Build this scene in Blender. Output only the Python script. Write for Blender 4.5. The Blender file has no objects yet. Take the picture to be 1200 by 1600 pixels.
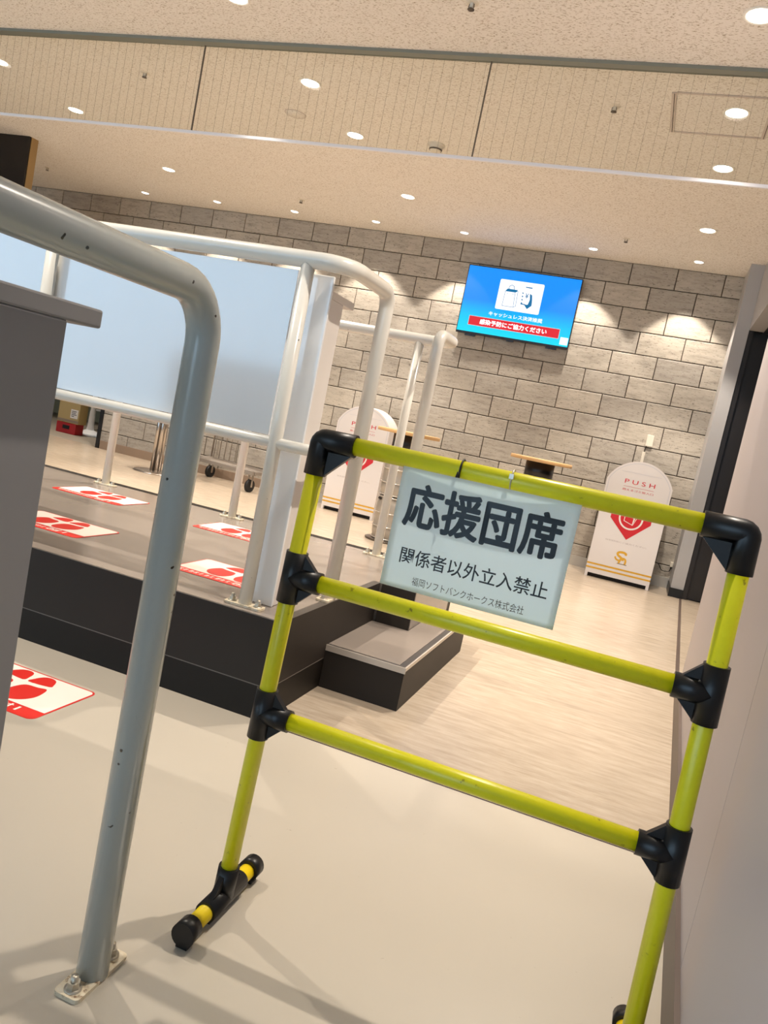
import bpy, bmesh, math, random
from mathutils import Vector, Matrix

random.seed(7)
scene = bpy.context.scene
col = scene.collection
H = 0.95            # eye height
ZC = 2.751          # ceiling height
ZP = 0.31           # platform height
YW = 7.42           # back wall plane


def lin(r, g, b):
    def f(c):
        c /= 255.0
        return c / 12.92 if c <= 0.04045 else ((c + 0.055) / 1.055) ** 2.4
    return (f(r), f(g), f(b), 1.0)


# ------------------------------------------------------------------ camera
YAW, PITCH, ROLL, FPX = 0.306537, -0.113683, 0.203438, 1229.09
cy, sy, cp, sp = math.cos(YAW), math.sin(YAW), math.cos(PITCH), math.sin(PITCH)
F = Vector((-sy * cp, cy * cp, sp))
R0 = Vector((cy, sy, 0))
U0 = R0.cross(F)
Rv = math.cos(ROLL) * R0 + math.sin(ROLL) * U0
Uv = -math.sin(ROLL) * R0 + math.cos(ROLL) * U0
cam_d = bpy.data.cameras.new('camera')
cam_d.sensor_fit = 'HORIZONTAL'
cam_d.sensor_width = 36.0
cam_d.lens = FPX / 1200.0 * 36.0
cam_d.clip_start = 0.02
cam = bpy.data.objects.new('camera', cam_d)
col.objects.link(cam)
cam.matrix_world = Matrix(((Rv.x, Uv.x, -F.x, 0), (Rv.y, Uv.y, -F.y, 0), (Rv.z, Uv.z, -F.z, H), (0, 0, 0, 1)))
scene.camera = cam

# ------------------------------------------------------------------ world, exposure
world = bpy.data.worlds.new('daylight')
scene.world = world
world.use_nodes = True
bg = world.node_tree.nodes['Background']
bg.inputs[0].default_value = (0.54, 0.77, 1.0, 1.0)
bg.inputs[1].default_value = 4.3
scene.view_settings.view_transform = 'Standard'
scene.view_settings.look = 'None'
scene.view_settings.gamma = 1.0
scene.view_settings.use_curve_mapping = False
scene.view_settings.exposure = -0.28
LAMP_W = 215.0
WASH_W = 100.0
LAMP_COL = (1.0, 0.89, 0.765)

# ------------------------------------------------------------------ materials
MATS = {}


def new_mat(name):
    m = bpy.data.materials.new(name)
    m.use_nodes = True
    MATS[name] = m
    nt = m.node_tree
    return m, nt, nt.nodes['Principled BSDF']


def N(nt, t, **kw):
    n = nt.nodes.new(t)
    for k, v in kw.items():
        setattr(n, k, v)
    return n


def plain(name, rgb, rough=0.5, metal=0.0, spec=0.5, coat=0.0, coat_rough=0.05, var=0.0, scale=8.0, bump=0.0):
    m, nt, b = new_mat(name)
    c = lin(*rgb)
    b.inputs['Roughness'].default_value = rough
    b.inputs['Metallic'].default_value = metal
    b.inputs['Specular IOR Level'].default_value = spec
    b.inputs['Coat Weight'].default_value = coat
    b.inputs['Coat Roughness'].default_value = coat_rough
    tc = N(nt, 'ShaderNodeNewGeometry')
    nz = N(nt, 'ShaderNodeTexNoise')
    nz.inputs['Scale'].default_value = scale
    nz.inputs['Detail'].default_value = 4.0
    nt.links.new(tc.outputs['Position'], nz.inputs['Vector'])
    mx = N(nt, 'ShaderNodeMix', data_type='RGBA')
    v = max(var, 0.02)
    mx.inputs['A'].default_value = tuple(x * (1 - v) for x in c[:3]) + (1,)
    mx.inputs['B'].default_value = tuple(min(1, x * (1 + v)) for x in c[:3]) + (1,)
    nt.links.new(nz.outputs['Fac'], mx.inputs['Factor'])
    nt.links.new(mx.outputs['Result'], b.inputs['Base Color'])
    if bump > 0:
        bp = N(nt, 'ShaderNodeBump')
        bp.inputs['Strength'].default_value = bump
        bp.inputs['Distance'].default_value = 0.002
        nt.links.new(nz.outputs['Fac'], bp.inputs['Height'])
        nt.links.new(bp.outputs['Normal'], b.inputs['Normal'])
    return m


def glow(name, rgb, strength):
    m, nt, b = new_mat(name)
    b.inputs['Base Color'].default_value = (0.01, 0.01, 0.01, 1)
    b.inputs['Specular IOR Level'].default_value = 0.3
    b.inputs['Emission Color'].default_value = lin(*rgb)
    b.inputs['Emission Strength'].default_value = strength
    b.inputs['Roughness'].default_value = 0.3
    return m


def ramp(nt, src, stops):
    r = N(nt, 'ShaderNodeValToRGB')
    e = r.color_ramp.elements
    while len(e) > len(stops):
        e.remove(e[-1])
    while len(e) < len(stops):
        e.new(0.5)
    for i, (p, c) in enumerate(stops):
        e[i].position = p
        e[i].color = c
    nt.links.new(src, r.inputs[0])
    return r


def mapped(nt, scale, rnd=False):
    g = N(nt, 'ShaderNodeNewGeometry')
    src = g.outputs['Position']
    if rnd:
        oi = N(nt, 'ShaderNodeObjectInfo')
        ml = N(nt, 'ShaderNodeVectorMath', operation='SCALE')
        ml.inputs[0].default_value = (37.0, 11.0, 53.0)
        nt.links.new(oi.outputs['Random'], ml.inputs['Scale'])
        ad = N(nt, 'ShaderNodeVectorMath', operation='ADD')
        nt.links.new(src, ad.inputs[0])
        nt.links.new(ml.outputs[0], ad.inputs[1])
        src = ad.outputs[0]
    mp = N(nt, 'ShaderNodeMapping')
    mp.inputs['Scale'].default_value = scale
    nt.links.new(src, mp.inputs['Vector'])
    return mp.outputs[0]


def noise(nt, vec, scale, detail=4.0, rough=0.55):
    n = N(nt, 'ShaderNodeTexNoise')
    n.inputs['Scale'].default_value = scale
    n.inputs['Detail'].default_value = detail
    n.inputs['Roughness'].default_value = rough
    nt.links.new(vec, n.inputs['Vector'])
    return n.outputs['Fac']


def mixc(nt, fac, a, b, blend='MIX'):
    m = N(nt, 'ShaderNodeMix', data_type='RGBA', blend_type=blend)
    for s, v in (('Factor', fac), ('A', a), ('B', b)):
        if isinstance(v, (tuple, float, int)):
            m.inputs[s].default_value = v
        else:
            nt.links.new(v, m.inputs[s])
    return m.outputs['Result']


# ceiling: fissured mineral-fibre board
m, nt, b = new_mat('ceiling_board')
v1 = mapped(nt, (1.0, 2.6, 1.0))
f1 = noise(nt, v1, 75.0, 3.0, 0.6)
r1 = ramp(nt, f1, [(0.36, (0, 0, 0, 1)), (0.44, (1, 1, 1, 1))])
v2 = mapped(nt, (1, 1, 1))
f2 = noise(nt, v2, 1.3, 2.0)
base = mixc(nt, f2, lin(234, 229, 221), lin(241, 236, 228))
colr = mixc(nt, r1.outputs[0], lin(182, 168, 148), base)
nt.links.new(colr, b.inputs['Base Color'])
b.inputs['Roughness'].default_value = 0.9
bp = N(nt, 'ShaderNodeBump')
bp.inputs['Strength'].default_value = 0.5
bp.inputs['Distance'].default_value = 0.003
nt.links.new(r1.outputs[0], bp.inputs['Height'])
nt.links.new(bp.outputs['Normal'], b.inputs['Normal'])

# back wall tiles: weathered board-marked concrete
m, nt, b = new_mat('wall_tile')
v1 = mapped(nt, (2.2, 1.0, 11.0), True)
f1 = noise(nt, v1, 3.2, 6.0, 0.62)
v2 = mapped(nt, (1.6, 1.0, 1.6), True)
f2 = noise(nt, v2, 4.0, 3.0)
v3 = mapped(nt, (14.0, 1.0, 60.0), True)
f3 = noise(nt, v3, 2.2, 3.0, 0.7)
r1 = ramp(nt, f1, [(0.30, lin(132, 124, 114)), (0.48, lin(182, 174, 162)), (0.75, lin(206, 199, 187))])
c1 = mixc(nt, f2, r1.outputs[0], lin(172, 164, 152))
r3 = ramp(nt, f3, [(0.32, lin(74, 66, 58)), (0.42, (1, 1, 1, 1))])
c2 = mixc(nt, 0.7, c1, r3.outputs[0], 'MULTIPLY')
oi = N(nt, 'ShaderNodeObjectInfo')
rr = ramp(nt, oi.outputs['Random'], [(0.0, (0.86, 0.86, 0.87, 1)), (1.0, (1.08, 1.07, 1.05, 1))])
c3 = mixc(nt, 1.0, c2, rr.outputs[0], 'MULTIPLY')
nt.links.new(c3, b.inputs['Base Color'])
b.inputs['Roughness'].default_value = 0.62
bp = N(nt, 'ShaderNodeBump')
bp.inputs['Strength'].default_value = 0.35
bp.inputs['Distance'].default_value = 0.003
nt.links.new(f1, bp.inputs['Height'])
nt.links.new(bp.outputs['Normal'], b.inputs['Normal'])
plain('grout', (70, 62, 53), 0.9)

# entrance floor: beige epoxy
m, nt, b = new_mat('floor_epoxy')
v = mapped(nt, (1, 1, 1))
fa = noise(nt, v, 1.6, 4.0)
fb = noise(nt, v, 55.0, 3.0, 0.7)
rb = ramp(nt, fb, [(0.24, (0.55, 0.5, 0.42, 1)), (0.30, (1, 1, 1, 1))])
ca = mixc(nt, fa, lin(180, 172, 158), lin(188, 180, 166))
cb = mixc(nt, 0.5, ca, rb.outputs[0], 'MULTIPLY')
nt.links.new(cb, b.inputs['Base Color'])
b.inputs['Roughness'].default_value = 0.28
bp = N(nt, 'ShaderNodeBump')
bp.inputs['Strength'].default_value = 0.05
bp.inputs['Distance'].default_value = 0.004
nt.links.new(noise(nt, v, 9.0, 2.0), bp.inputs['Height'])
nt.links.new(bp.outputs['Normal'], b.inputs['Normal'])

# concourse floor: streaky vinyl
m, nt, b = new_mat('floor_vinyl')
v1 = mapped(nt, (2.4, 14.0, 1.0))
f1 = noise(nt, v1, 2.6, 7.0, 0.68)
v2 = mapped(nt, (1, 1, 1))
f2 = noise(nt, v2, 2.4, 4.0)
r1 = ramp(nt, f1, [(0.30, lin(142, 127, 110)), (0.52, lin(180, 166, 148)), (0.74, lin(206, 193, 176))])
c1 = mixc(nt, f2, r1.outputs[0], lin(174, 159, 140))
nt.links.new(c1, b.inputs['Base Color'])
b.inputs['Roughness'].default_value = 0.27
bp = N(nt, 'ShaderNodeBump')
bp.inputs['Strength'].default_value = 0.08
bp.inputs['Distance'].default_value = 0.002
nt.links.new(f1, bp.inputs['Height'])
nt.links.new(bp.outputs['Normal'], b.inputs['Normal'])

# chipped paint of the handrails
def rail_paint(name, rgb, chips):
    m, nt, b = new_mat(name)
    v = mapped(nt, (1, 1, 1))
    f1 = noise(nt, v, 58.0, 1.0, 0.5)
    r1 = ramp(nt, f1, [(chips, (1, 1, 1, 1)), (chips + 0.02, (0.06, 0.05, 0.05, 1))])
    f2 = noise(nt, mapped(nt, (1, 1, 0.35)), 120.0, 2.0)
    r2 = ramp(nt, f2, [(0.74, (1, 1, 1, 1)), (0.80, (0.62, 0.58, 0.54, 1))])
    c1 = mixc(nt, 1.0, lin(*rgb), r1.outputs[0], 'MULTIPLY')
    c2 = mixc(nt, 0.6, c1, r2.outputs[0], 'MULTIPLY')
    nt.links.new(c2, b.inputs['Base Color'])
    b.inputs['Roughness'].default_value = 0.25
    b.inputs['Coat Weight'].default_value = 0.3


rail_paint('rail_paint', (216, 213, 204), 0.80)
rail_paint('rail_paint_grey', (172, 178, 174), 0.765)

# rust-stained base plate
m, nt, b = new_mat('plate_paint')
v = mapped(nt, (1, 1, 1))
f1 = noise(nt, v, 60.0, 5.0, 0.65)
r1 = ramp(nt, f1, [(0.33, lin(120, 84, 52)), (0.45, lin(214, 200, 172)), (0.7, lin(226, 218, 200))])
nt.links.new(r1.outputs[0], b.inputs['Base Color'])
b.inputs['Roughness'].default_value = 0.6

# yellow-green coated pipe
m, nt, b = new_mat('pipe_lime')
v = mapped(nt, (1, 1, 1))
f1 = noise(nt, v, 70.0, 3.0, 0.6)
r1 = ramp(nt, f1, [(0.24, lin(140, 128, 20)), (0.32, lin(214, 206, 18)), (0.8, lin(220, 212, 24))])
nt.links.new(r1.outputs[0], b.inputs['Base Color'])
b.inputs['Roughness'].default_value = 0.32
plain('pipe_lime_lit', (232, 202, 16), 0.4, var=0.08, scale=60)  # foot pipes: the lime coat with warm lamp light put into its colour
plain('joint_black', (15, 15, 17), 0.36, spec=0.4, var=0.1)

plain('white_panel', (236, 238, 240), 0.12, spec=0.7, coat=0.6, coat_rough=0.12)
plain('counter_laminate', (212, 206, 200), 0.45, var=0.03)
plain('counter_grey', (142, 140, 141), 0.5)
plain('platform_top', (136, 127, 119), 0.14, var=0.08, scale=3.0)
plain('platform_side', (47, 42, 38), 0.5, spec=0.2, var=0.12, scale=3.0)
plain('platform_kick', (32, 28, 24), 0.5, spec=0.2, var=0.12, scale=3.0)
plain('platform_edge', (70, 66, 62), 0.35)
plain('joint_line', (96, 90, 84), 0.5)
plain('steel_strip', (196, 186, 174), 0.35, metal=0.25)
plain('wall_paint', (184, 175, 175), 0.5, var=0.02, scale=2.0, bump=0.05)
plain('wall_seam', (120, 104, 96), 0.8)
plain('skirting_brown', (86, 72, 64), 0.45, var=0.1)
plain('pier_grey', (176, 174, 174), 0.4)
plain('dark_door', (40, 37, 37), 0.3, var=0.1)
plain('skirt_black', (22, 21, 21), 0.35)
plain('skirt_steel', (178, 172, 162), 0.3, metal=0.35)
plain('skirt_tan', (150, 128, 108), 0.5, var=0.05)
plain('channel_metal', (132, 134, 124), 0.5, metal=0.2)
plain('rail_white_metal', (232, 232, 236), 0.3)
plain('seam_dark', (104, 94, 82), 0.6)
plain('wire', (112, 102, 90), 0.7)
plain('lamp_ring', (240, 236, 226), 0.5)
plain('hatch_frame', (206, 194, 184), 0.5)
plain('device_white', (224, 216, 200), 0.5)
plain('device_dark', (90, 78, 66), 0.6)
plain('bin_white', (232, 226, 224), 0.35, var=0.015)
plain('bin_dark', (30, 24, 22), 0.7)
plain('print_red', (208, 30, 40), 0.4)
plain('print_white', (238, 232, 226), 0.4)
plain('print_gold', (222, 170, 44), 0.4)
plain('print_olive', (120, 98, 48), 0.5)
plain('print_grey', (176, 166, 164), 0.5)
plain('print_black', (8, 11, 16), 0.4)
plain('outline_grey', (206, 206, 214), 0.4)
plain('wood_top', (206, 166, 116), 0.5, var=0.12, scale=14)
plain('keg_steel', (170, 163, 154), 0.32, metal=0.35, var=0.06)
plain('keg_rib', (212, 206, 198), 0.25, metal=0.6)
plain('neck_black', (14, 15, 20), 0.3)
plain('stainless', (190, 182, 174), 0.22, metal=0.9)
plain('base_dark', (96, 88, 80), 0.3, metal=0.6)
plain('cart_steel', (150, 142, 134), 0.45, metal=0.4)
plain('rubber', (20, 20, 22), 0.6)
plain('cardboard', (186, 160, 108), 0.8, var=0.05)
plain('crate_red', (178, 30, 34), 0.45)
plain('stanchion_white', (232, 234, 236), 0.4)
plain('bag_navy', (26, 30, 56), 0.7)
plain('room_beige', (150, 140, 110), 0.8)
plain('back_floor', (150, 140, 126), 0.6, var=0.1)
plain('display_black', (26, 20, 18), 0.25)
plain('brushed_gold', (176, 150, 108), 0.28, metal=0.8)
plain('tv_black', (12, 12, 24), 0.25)
plain('sticker_white', (236, 228, 218), 0.35)
plain('sticker_red', (206, 34, 24), 0.35)
plain('paper', (238, 250, 253), 0.5, var=0.01)
plain('cable_black', (18, 18, 18), 0.5)
plain('bolt_zinc', (196, 188, 172), 0.35, metal=0.6)
glow('lamp_glow', (255, 250, 240), 9.0)
glow('tv_card', (250, 252, 255), 1.45)
glow('tv_red', (232, 12, 36), 1.2)
glow('tv_teal', (0, 130, 190), 0.9)
glow('tv_white', (255, 255, 255), 1.4)
glow('tv_pinkish', (244, 226, 226), 1.0)
# screen gradient (what the display shows)
m, nt, b = new_mat('tv_screen')
g = N(nt, 'ShaderNodeTexCoord')
sx = N(nt, 'ShaderNodeSeparateXYZ')
nt.links.new(g.outputs['Generated'], sx.inputs[0])
r = ramp(nt, sx.outputs['Z'], [(0.0, lin(0, 214, 236)), (0.26, lin(0, 190, 240)), (0.5, lin(0, 138, 240)), (1.0, lin(0, 140, 246))])
nt.links.new(r.outputs[0], b.inputs['Emission Color'])
b.inputs['Base Color'].default_value = (0.01, 0.01, 0.012, 1)
b.inputs['Specular IOR Level'].default_value = 0.3
b.inputs['Emission Strength'].default_value = 1.4
b.inputs['Roughness'].default_value = 0.2


def clear(name, tint, rough=0.0, ior=1.45):
    m = bpy.data.materials.new(name)
    m.use_nodes = True
    MATS[name] = m
    nt = m.node_tree
    nt.nodes.clear()
    out = N(nt, 'ShaderNodeOutputMaterial')
    tr = N(nt, 'ShaderNodeBsdfTransparent')
    tr.inputs[0].default_value = tint
    gl = N(nt, 'ShaderNodeBsdfGlossy')
    gl.inputs['Roughness'].default_value = rough
    fr = N(nt, 'ShaderNodeFresnel')
    fr.inputs['IOR'].default_value = ior
    ms = N(nt, 'ShaderNodeMixShader')
    ge = N(nt, 'ShaderNodeNewGeometry')
    ib = N(nt, 'ShaderNodeMath', operation='SUBTRACT')
    ib.inputs[0].default_value = 1.0
    nt.links.new(ge.outputs['Backfacing'], ib.inputs[1])
    mu = N(nt, 'ShaderNodeMath', operation='MULTIPLY')
    nt.links.new(fr.outputs[0], mu.inputs[0])
    nt.links.new(ib.outputs[0], mu.inputs[1])
    nt.links.new(mu.outputs[0], ms.inputs[0])
    nt.links.new(tr.outputs[0], ms.inputs[1])
    nt.links.new(gl.outputs[0], ms.inputs[2])
    nt.links.new(ms.outputs[0], out.inputs[0])
    return m


clear('glass', (0.965, 0.97, 0.955, 1))
clear('film', (0.99, 1.0, 1.0, 1), 0.05, 1.28)


# ------------------------------------------------------------------ mesh helpers
def bm_new():
    return bmesh.new()


def add_box(bm, x0, x1, y0, y1, z0, z1):
    vs = [bm.verts.new(p) for p in ((x0, y0, z0), (x1, y0, z0), (x1, y1, z0), (x0, y1, z0),
                                    (x0, y0, z1), (x1, y0, z1), (x1, y1, z1), (x0, y1, z1))]
    for f in ((3, 2, 1, 0), (4, 5, 6, 7), (0, 1, 5, 4), (1, 2, 6, 5), (2, 3, 7, 6), (3, 0, 4, 7)):
        bm.faces.new([vs[i] for i in f])
    return vs


def box(x0, x1, y0, y1, z0, z1, bev=0.0, seg=2):
    bm = bm_new()
    add_box(bm, x0, x1, y0, y1, z0, z1)
    if bev > 0:
        bmesh.ops.bevel(bm, geom=list(bm.edges), offset=bev, segments=seg, profile=0.5, affect='EDGES')
    return bm


def fillet(pts, radii, seg=8):
    """round the inner corners of a polyline"""
    pts = [Vector(p) for p in pts]
    out = [pts[0]]
    for i in range(1, len(pts) - 1):
        r = radii[i - 1] if isinstance(radii, (list, tuple)) else radii
        a, b, c = pts[i - 1], pts[i], pts[i + 1]
        d1, d2 = (a - b).normalized(), (c - b).normalized()
        ang = d1.angle(d2)
        if r <= 0 or ang > 3.1:
            out.append(b)
            continue
        t = r / math.tan(ang / 2)
        n = (d1 + d2).normalized()
        ctr = b + n * (r / math.sin(ang / 2))
        s, e = b + d1 * t - ctr, b + d2 * t - ctr
        tot = s.angle(e)
        for k in range(seg + 1):
            u = k / seg
            w = (math.sin((1 - u) * tot) * s + math.sin(u * tot) * e) / math.sin(tot)
            out.append(ctr + w)
    out.append(pts[-1])
    return out


def add_tube(bm, pts, r, n=20, caps=True, closed=False):
    pts = [Vector(p) for p in pts]
    rad = r if isinstance(r, (list, tuple)) else [r] * len(pts)
    L = len(pts)
    tang = []
    for i in range(L):
        if closed:
            t = pts[(i + 1) % L] - pts[i - 1]
        elif i == 0:
            t = pts[1] - pts[0]
        elif i == L - 1:
            t = pts[-1] - pts[-2]
        else:
            t = (pts[i] - pts[i - 1]).normalized() + (pts[i + 1] - pts[i]).normalized()
        tang.append(t.normalized())
    up = Vector((0, 0, 1)) if abs(tang[0].z) < 0.9 else Vector((1, 0, 0))
    nrm = (up - tang[0] * up.dot(tang[0])).normalized()
    rings = []
    for i in range(L):
        nrm = (nrm - tang[i] * nrm.dot(tang[i])).normalized()
        bi = tang[i].cross(nrm)
        rings.append([bm.verts.new(pts[i] + rad[i] * (math.cos(2 * math.pi * k / n) * nrm + math.sin(2 * math.pi * k / n) * bi)) for k in range(n)])
    for i in range(L if closed else L - 1):
        a, b2 = rings[i], rings[(i + 1) % L]
        for k in range(n):
            f = bm.faces.new((a[k], a[(k + 1) % n], b2[(k + 1) % n], b2[k]))
            f.smooth = True
    if caps and not closed:
        bm.faces.new(list(reversed(rings[0])))
        bm.faces.new(rings[-1])


def tube(pts, r, n=20, caps=True):
    bm = bm_new()
    add_tube(bm, pts, r, n, caps)
    return bm


def add_lathe(bm, prof, c=(0, 0, 0), n=32, smooth=True):
    c = Vector(c)
    rings = []
    for r, z in prof:
        if r < 1e-6:
            rings.append([bm.verts.new(c + Vector((0, 0, z)))])
        else:
            rings.append([bm.verts.new(c + Vector((r * math.cos(2 * math.pi * k / n), r * math.sin(2 * math.pi * k / n), z))) for k in range(n)])
    for a, b2 in zip(rings[:-1], rings[1:]):
        for k in range(n):
            k2 = (k + 1) % n
            if len(a) == 1 and len(b2) == 1:
                continue
            if len(a) == 1:
                f = bm.faces.new((a[0], b2[k2], b2[k]))
            elif len(b2) == 1:
                f = bm.faces.new((a[k], a[k2], b2[0]))
            else:
                f = bm.faces.new((a[k], a[k2], b2[k2], b2[k]))
            f.smooth = smooth


def lathe(prof, c=(0, 0, 0), n=32, smooth=True):
    bm = bm_new()
    add_lathe(bm, prof, c, n, smooth)
    return bm


def add_prism(bm, poly, a, b, axis='y'):
    """poly = list of 2D points; extruded from a to b along axis (the 2D plane is the other two axes)"""
    def P(u, v, w):
        return {'x': (w, u, v), 'y': (u, w, v), 'z': (u, v, w)}[axis]
    A = [bm.verts.new(P(u, v, a)) for u, v in poly]
    B = [bm.verts.new(P(u, v, b)) for u, v in poly]
    bm.faces.new(A)
    bm.faces.new(list(reversed(B)))
    n = len(poly)
    for i in range(n):
        bm.faces.new((A[i], B[i], B[(i + 1) % n], A[(i + 1) % n]))


def prism(poly, a, b, axis='y'):
    bm = bm_new()
    add_prism(bm, poly, a, b, axis)
    return bm


def mesh_of(name, bm):
    bmesh.ops.recalc_face_normals(bm, faces=list(bm.faces))
    me = bpy.data.meshes.new(name)
    bm.to_mesh(me)
    bm.free()
    return me


ORIGIN = {}      # object name -> world location of its root


def root_loc(o):
    while o is not None:
        if o.name in ORIGIN:
            return ORIGIN[o.name]
        o = o.parent
    return Vector((0, 0, 0))


def thing(name, loc, label, cat, group=None, rotz=0.0, kind=None):
    o = bpy.data.objects.new(name, None)
    col.objects.link(o)
    o.empty_display_size = 0.05
    o.location = loc
    o.rotation_euler = (0, 0, rotz)
    o['label'] = label
    o['category'] = cat
    if group:
        o['group'] = group
    if kind:
        o['kind'] = kind
    ORIGIN[o.name] = Vector(loc)
    return o


def part(name, bm, mat, parent, label=None, local=False, kind=None):
    me = bm if isinstance(bm, bpy.types.Mesh) else mesh_of(name, bm)
    if not local:
        off = root_loc(parent)
        if off.length > 0:
            me.transform(Matrix.Translation(-off))
    if mat and not me.materials:
        me.materials.append(MATS[mat])
    o = bpy.data.objects.new(name, me)
    col.objects.link(o)
    o.parent = parent
    if label:
        o['label'] = label
    if kind:
        o['kind'] = kind
    return o


def single(name, bm, mat, label, cat, group=None, kind=None, loc=None):
    """a thing of one mesh; vertices are given in world space, origin moved to loc"""
    me = bm if isinstance(bm, bpy.types.Mesh) else mesh_of(name, bm)
    if loc is not None:
        me.transform(Matrix.Translation(-Vector(loc)))
    me.materials.append(MATS[mat])
    o = bpy.data.objects.new(name, me)
    col.objects.link(o)
    if loc is not None:
        o.location = loc
        ORIGIN[o.name] = Vector(loc)
    if label:
        o['label'] = label
    if cat:
        o['category'] = cat
    if group:
        o['group'] = group
    if kind:
        o['kind'] = kind
    return o


def structure(name, bm, mat, label, cat):
    return single(name, bm, mat, label, cat, kind='structure')


def copy_tree(o, parent=None):
    c = o.copy()
    col.objects.link(c)
    c.parent = parent
    for ch in list(o.children):
        copy_tree(ch, c)
    return c


def text_mesh(body, w, h, bold=0.0, keep_aspect=False):
    """flat lettering, centred, in the XY plane"""
    cu = bpy.data.curves.new('lettering', 'FONT')
    cu.body = body
    cu.offset = bold if bold <= 0.010 else 0.0
    cu.resolution_u = 4
    ob = bpy.data.objects.new('lettering', cu)
    col.objects.link(ob)
    bpy.context.view_layer.update()
    dg = bpy.context.evaluated_depsgraph_get()
    me = bpy.data.meshes.new_from_object(ob.evaluated_get(dg))
    bpy.data.objects.remove(ob)
    bpy.data.curves.remove(cu)
    xs = [v.co.x for v in me.vertices]
    ys = [v.co.y for v in me.vertices]
    x0, x1, y0, y1 = min(xs), max(xs), min(ys), max(ys)
    sx_, sy_ = w / (x1 - x0), (h / (y1 - y0) if h else w / (x1 - x0))
    for v in me.vertices:
        v.co = ((v.co.x - (x0 + x1) / 2) * sx_, (v.co.y - (y0 + y1) / 2) * sy_, 0)
    me.materials.clear()
    if bold > 0.010:             # heavy weights: overlay shifted copies of the outline
        d = bold * min(abs(sx_), abs(sy_))
        bm = bmesh.new()
        for k in range(8):
            bm.from_mesh(me)
            bm.verts.ensure_lookup_table()
            nv = len(me.vertices)
            for v in bm.verts[k * nv:]:
                v.co.x += d * math.cos(k * math.pi / 4)
                v.co.y += d * math.sin(k * math.pi / 4)
                v.co.z += 1e-6 * k
        bm.to_mesh(me)
        bm.free()
    return me


def text_on_y(name, body, mat, parent, x0, x1, z0, z1, y, bold=0.0):
    """lettering on a plane facing -Y"""
    me = text_mesh(body, x1 - x0, z1 - z0, bold)
    me.transform(Matrix.Translation(((x0 + x1) / 2, y, (z0 + z1) / 2)) @ Matrix(((1, 0, 0, 0), (0, 0, -1, 0), (0, 1, 0, 0), (0, 0, 0, 1))))
    return part(name, me, mat, parent)


def ribbon(bm, pts, w, y, closed=False):
    """flat printed line of width w in the plane y, facing -Y"""
    pts = [Vector((p[0], 0, p[1])) for p in pts]
    n = len(pts)
    L, R_ = [], []
    for i in range(n):
        if closed:
            a, c = pts[i - 1], pts[(i + 1) % n]
        else:
            a, c = pts[max(i - 1, 0)], pts[min(i + 1, n - 1)]
        d1 = (pts[i] - a).normalized() if (pts[i] - a).length > 0 else (c - pts[i]).normalized()
        d2 = (c - pts[i]).normalized() if (c - pts[i]).length > 0 else d1
        t = (d1 + d2).normalized()
        nn = Vector((-t.z, 0, t.x))
        k = w / 2 / max(0.4, nn.dot(Vector((-d1.z, 0, d1.x))))
        p1, p2 = pts[i] + nn * k, pts[i] - nn * k
        L.append(bm.verts.new((p1.x, y, p1.z)))
        R_.append(bm.verts.new((p2.x, y, p2.z)))
    for i in range(n if closed else n - 1):
        j = (i + 1) % n
        bm.faces.new((L[i], R_[i], R_[j], L[j]))


def arc(cx, cz, rx, rz, a0, a1, n):
    return [(cx + rx * math.cos(a0 + (a1 - a0) * i / n), cz + rz * math.sin(a0 + (a1 - a0) * i / n)) for i in range(n + 1)]


def rrect(x0, x1, y0, y1, r, n=5):
    p = []
    for cx, cy_, a in ((x1 - r, y0 + r, -math.pi / 2), (x1 - r, y1 - r, 0), (x0 + r, y1 - r, math.pi / 2), (x0 + r, y0 + r, math.pi)):
        p += arc(cx, cy_, r, r, a, a + math.pi / 2, n)
    return p


# ================================================================== STRUCTURE
YS = 2.08        # line where the two floors meet
structure('floor', box(-10, 1.6, -12.0, YS, -0.2, 0.0), 'floor_epoxy', 'glossy beige coated floor in the foreground', 'floor')
structure('floor', box(-10, 1.6, YS, 7.5, -0.2, 0.0), 'floor_vinyl', 'streaky wood-look vinyl floor towards the tiled wall', 'floor')
structure('floor', box(-10, -5.0, 7.5, 10.6, -0.2, -0.001), 'back_floor', 'dull grey floor beyond the far doorway', 'floor')
structure('trim_1', box(-0.90, 0.27, YS - 0.006, YS + 0.006, 0.0, 0.002), 'skirting_brown', 'thin dark joint strip between beige and vinyl floors', 'trim')
structure('ceiling', box(-10, 1.6, -4.0, 7.6, ZC, ZC + 0.25), 'ceiling_board', 'cream fissured mineral board ceiling', 'ceiling')

# back wall with its tiles
TW, TH, GAP = 0.392, 0.197, 0.0075
XL, XR, XDOOR, ZDOOR = -8.4, 0.40, -5.84, 2.2
bm = bm_new()
add_prism(bm, [(XL, ZDOOR), (XDOOR, ZDOOR), (XDOOR, 0), (XR + 0.9, 0), (XR + 0.9, ZC + 0.05), (XL, ZC + 0.05)], YW, YW + 0.15)
wall = structure('wall_back', bm, 'grout', 'far wall of weathered grey concrete-look tiles', 'wall')
TILES = {}


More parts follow.
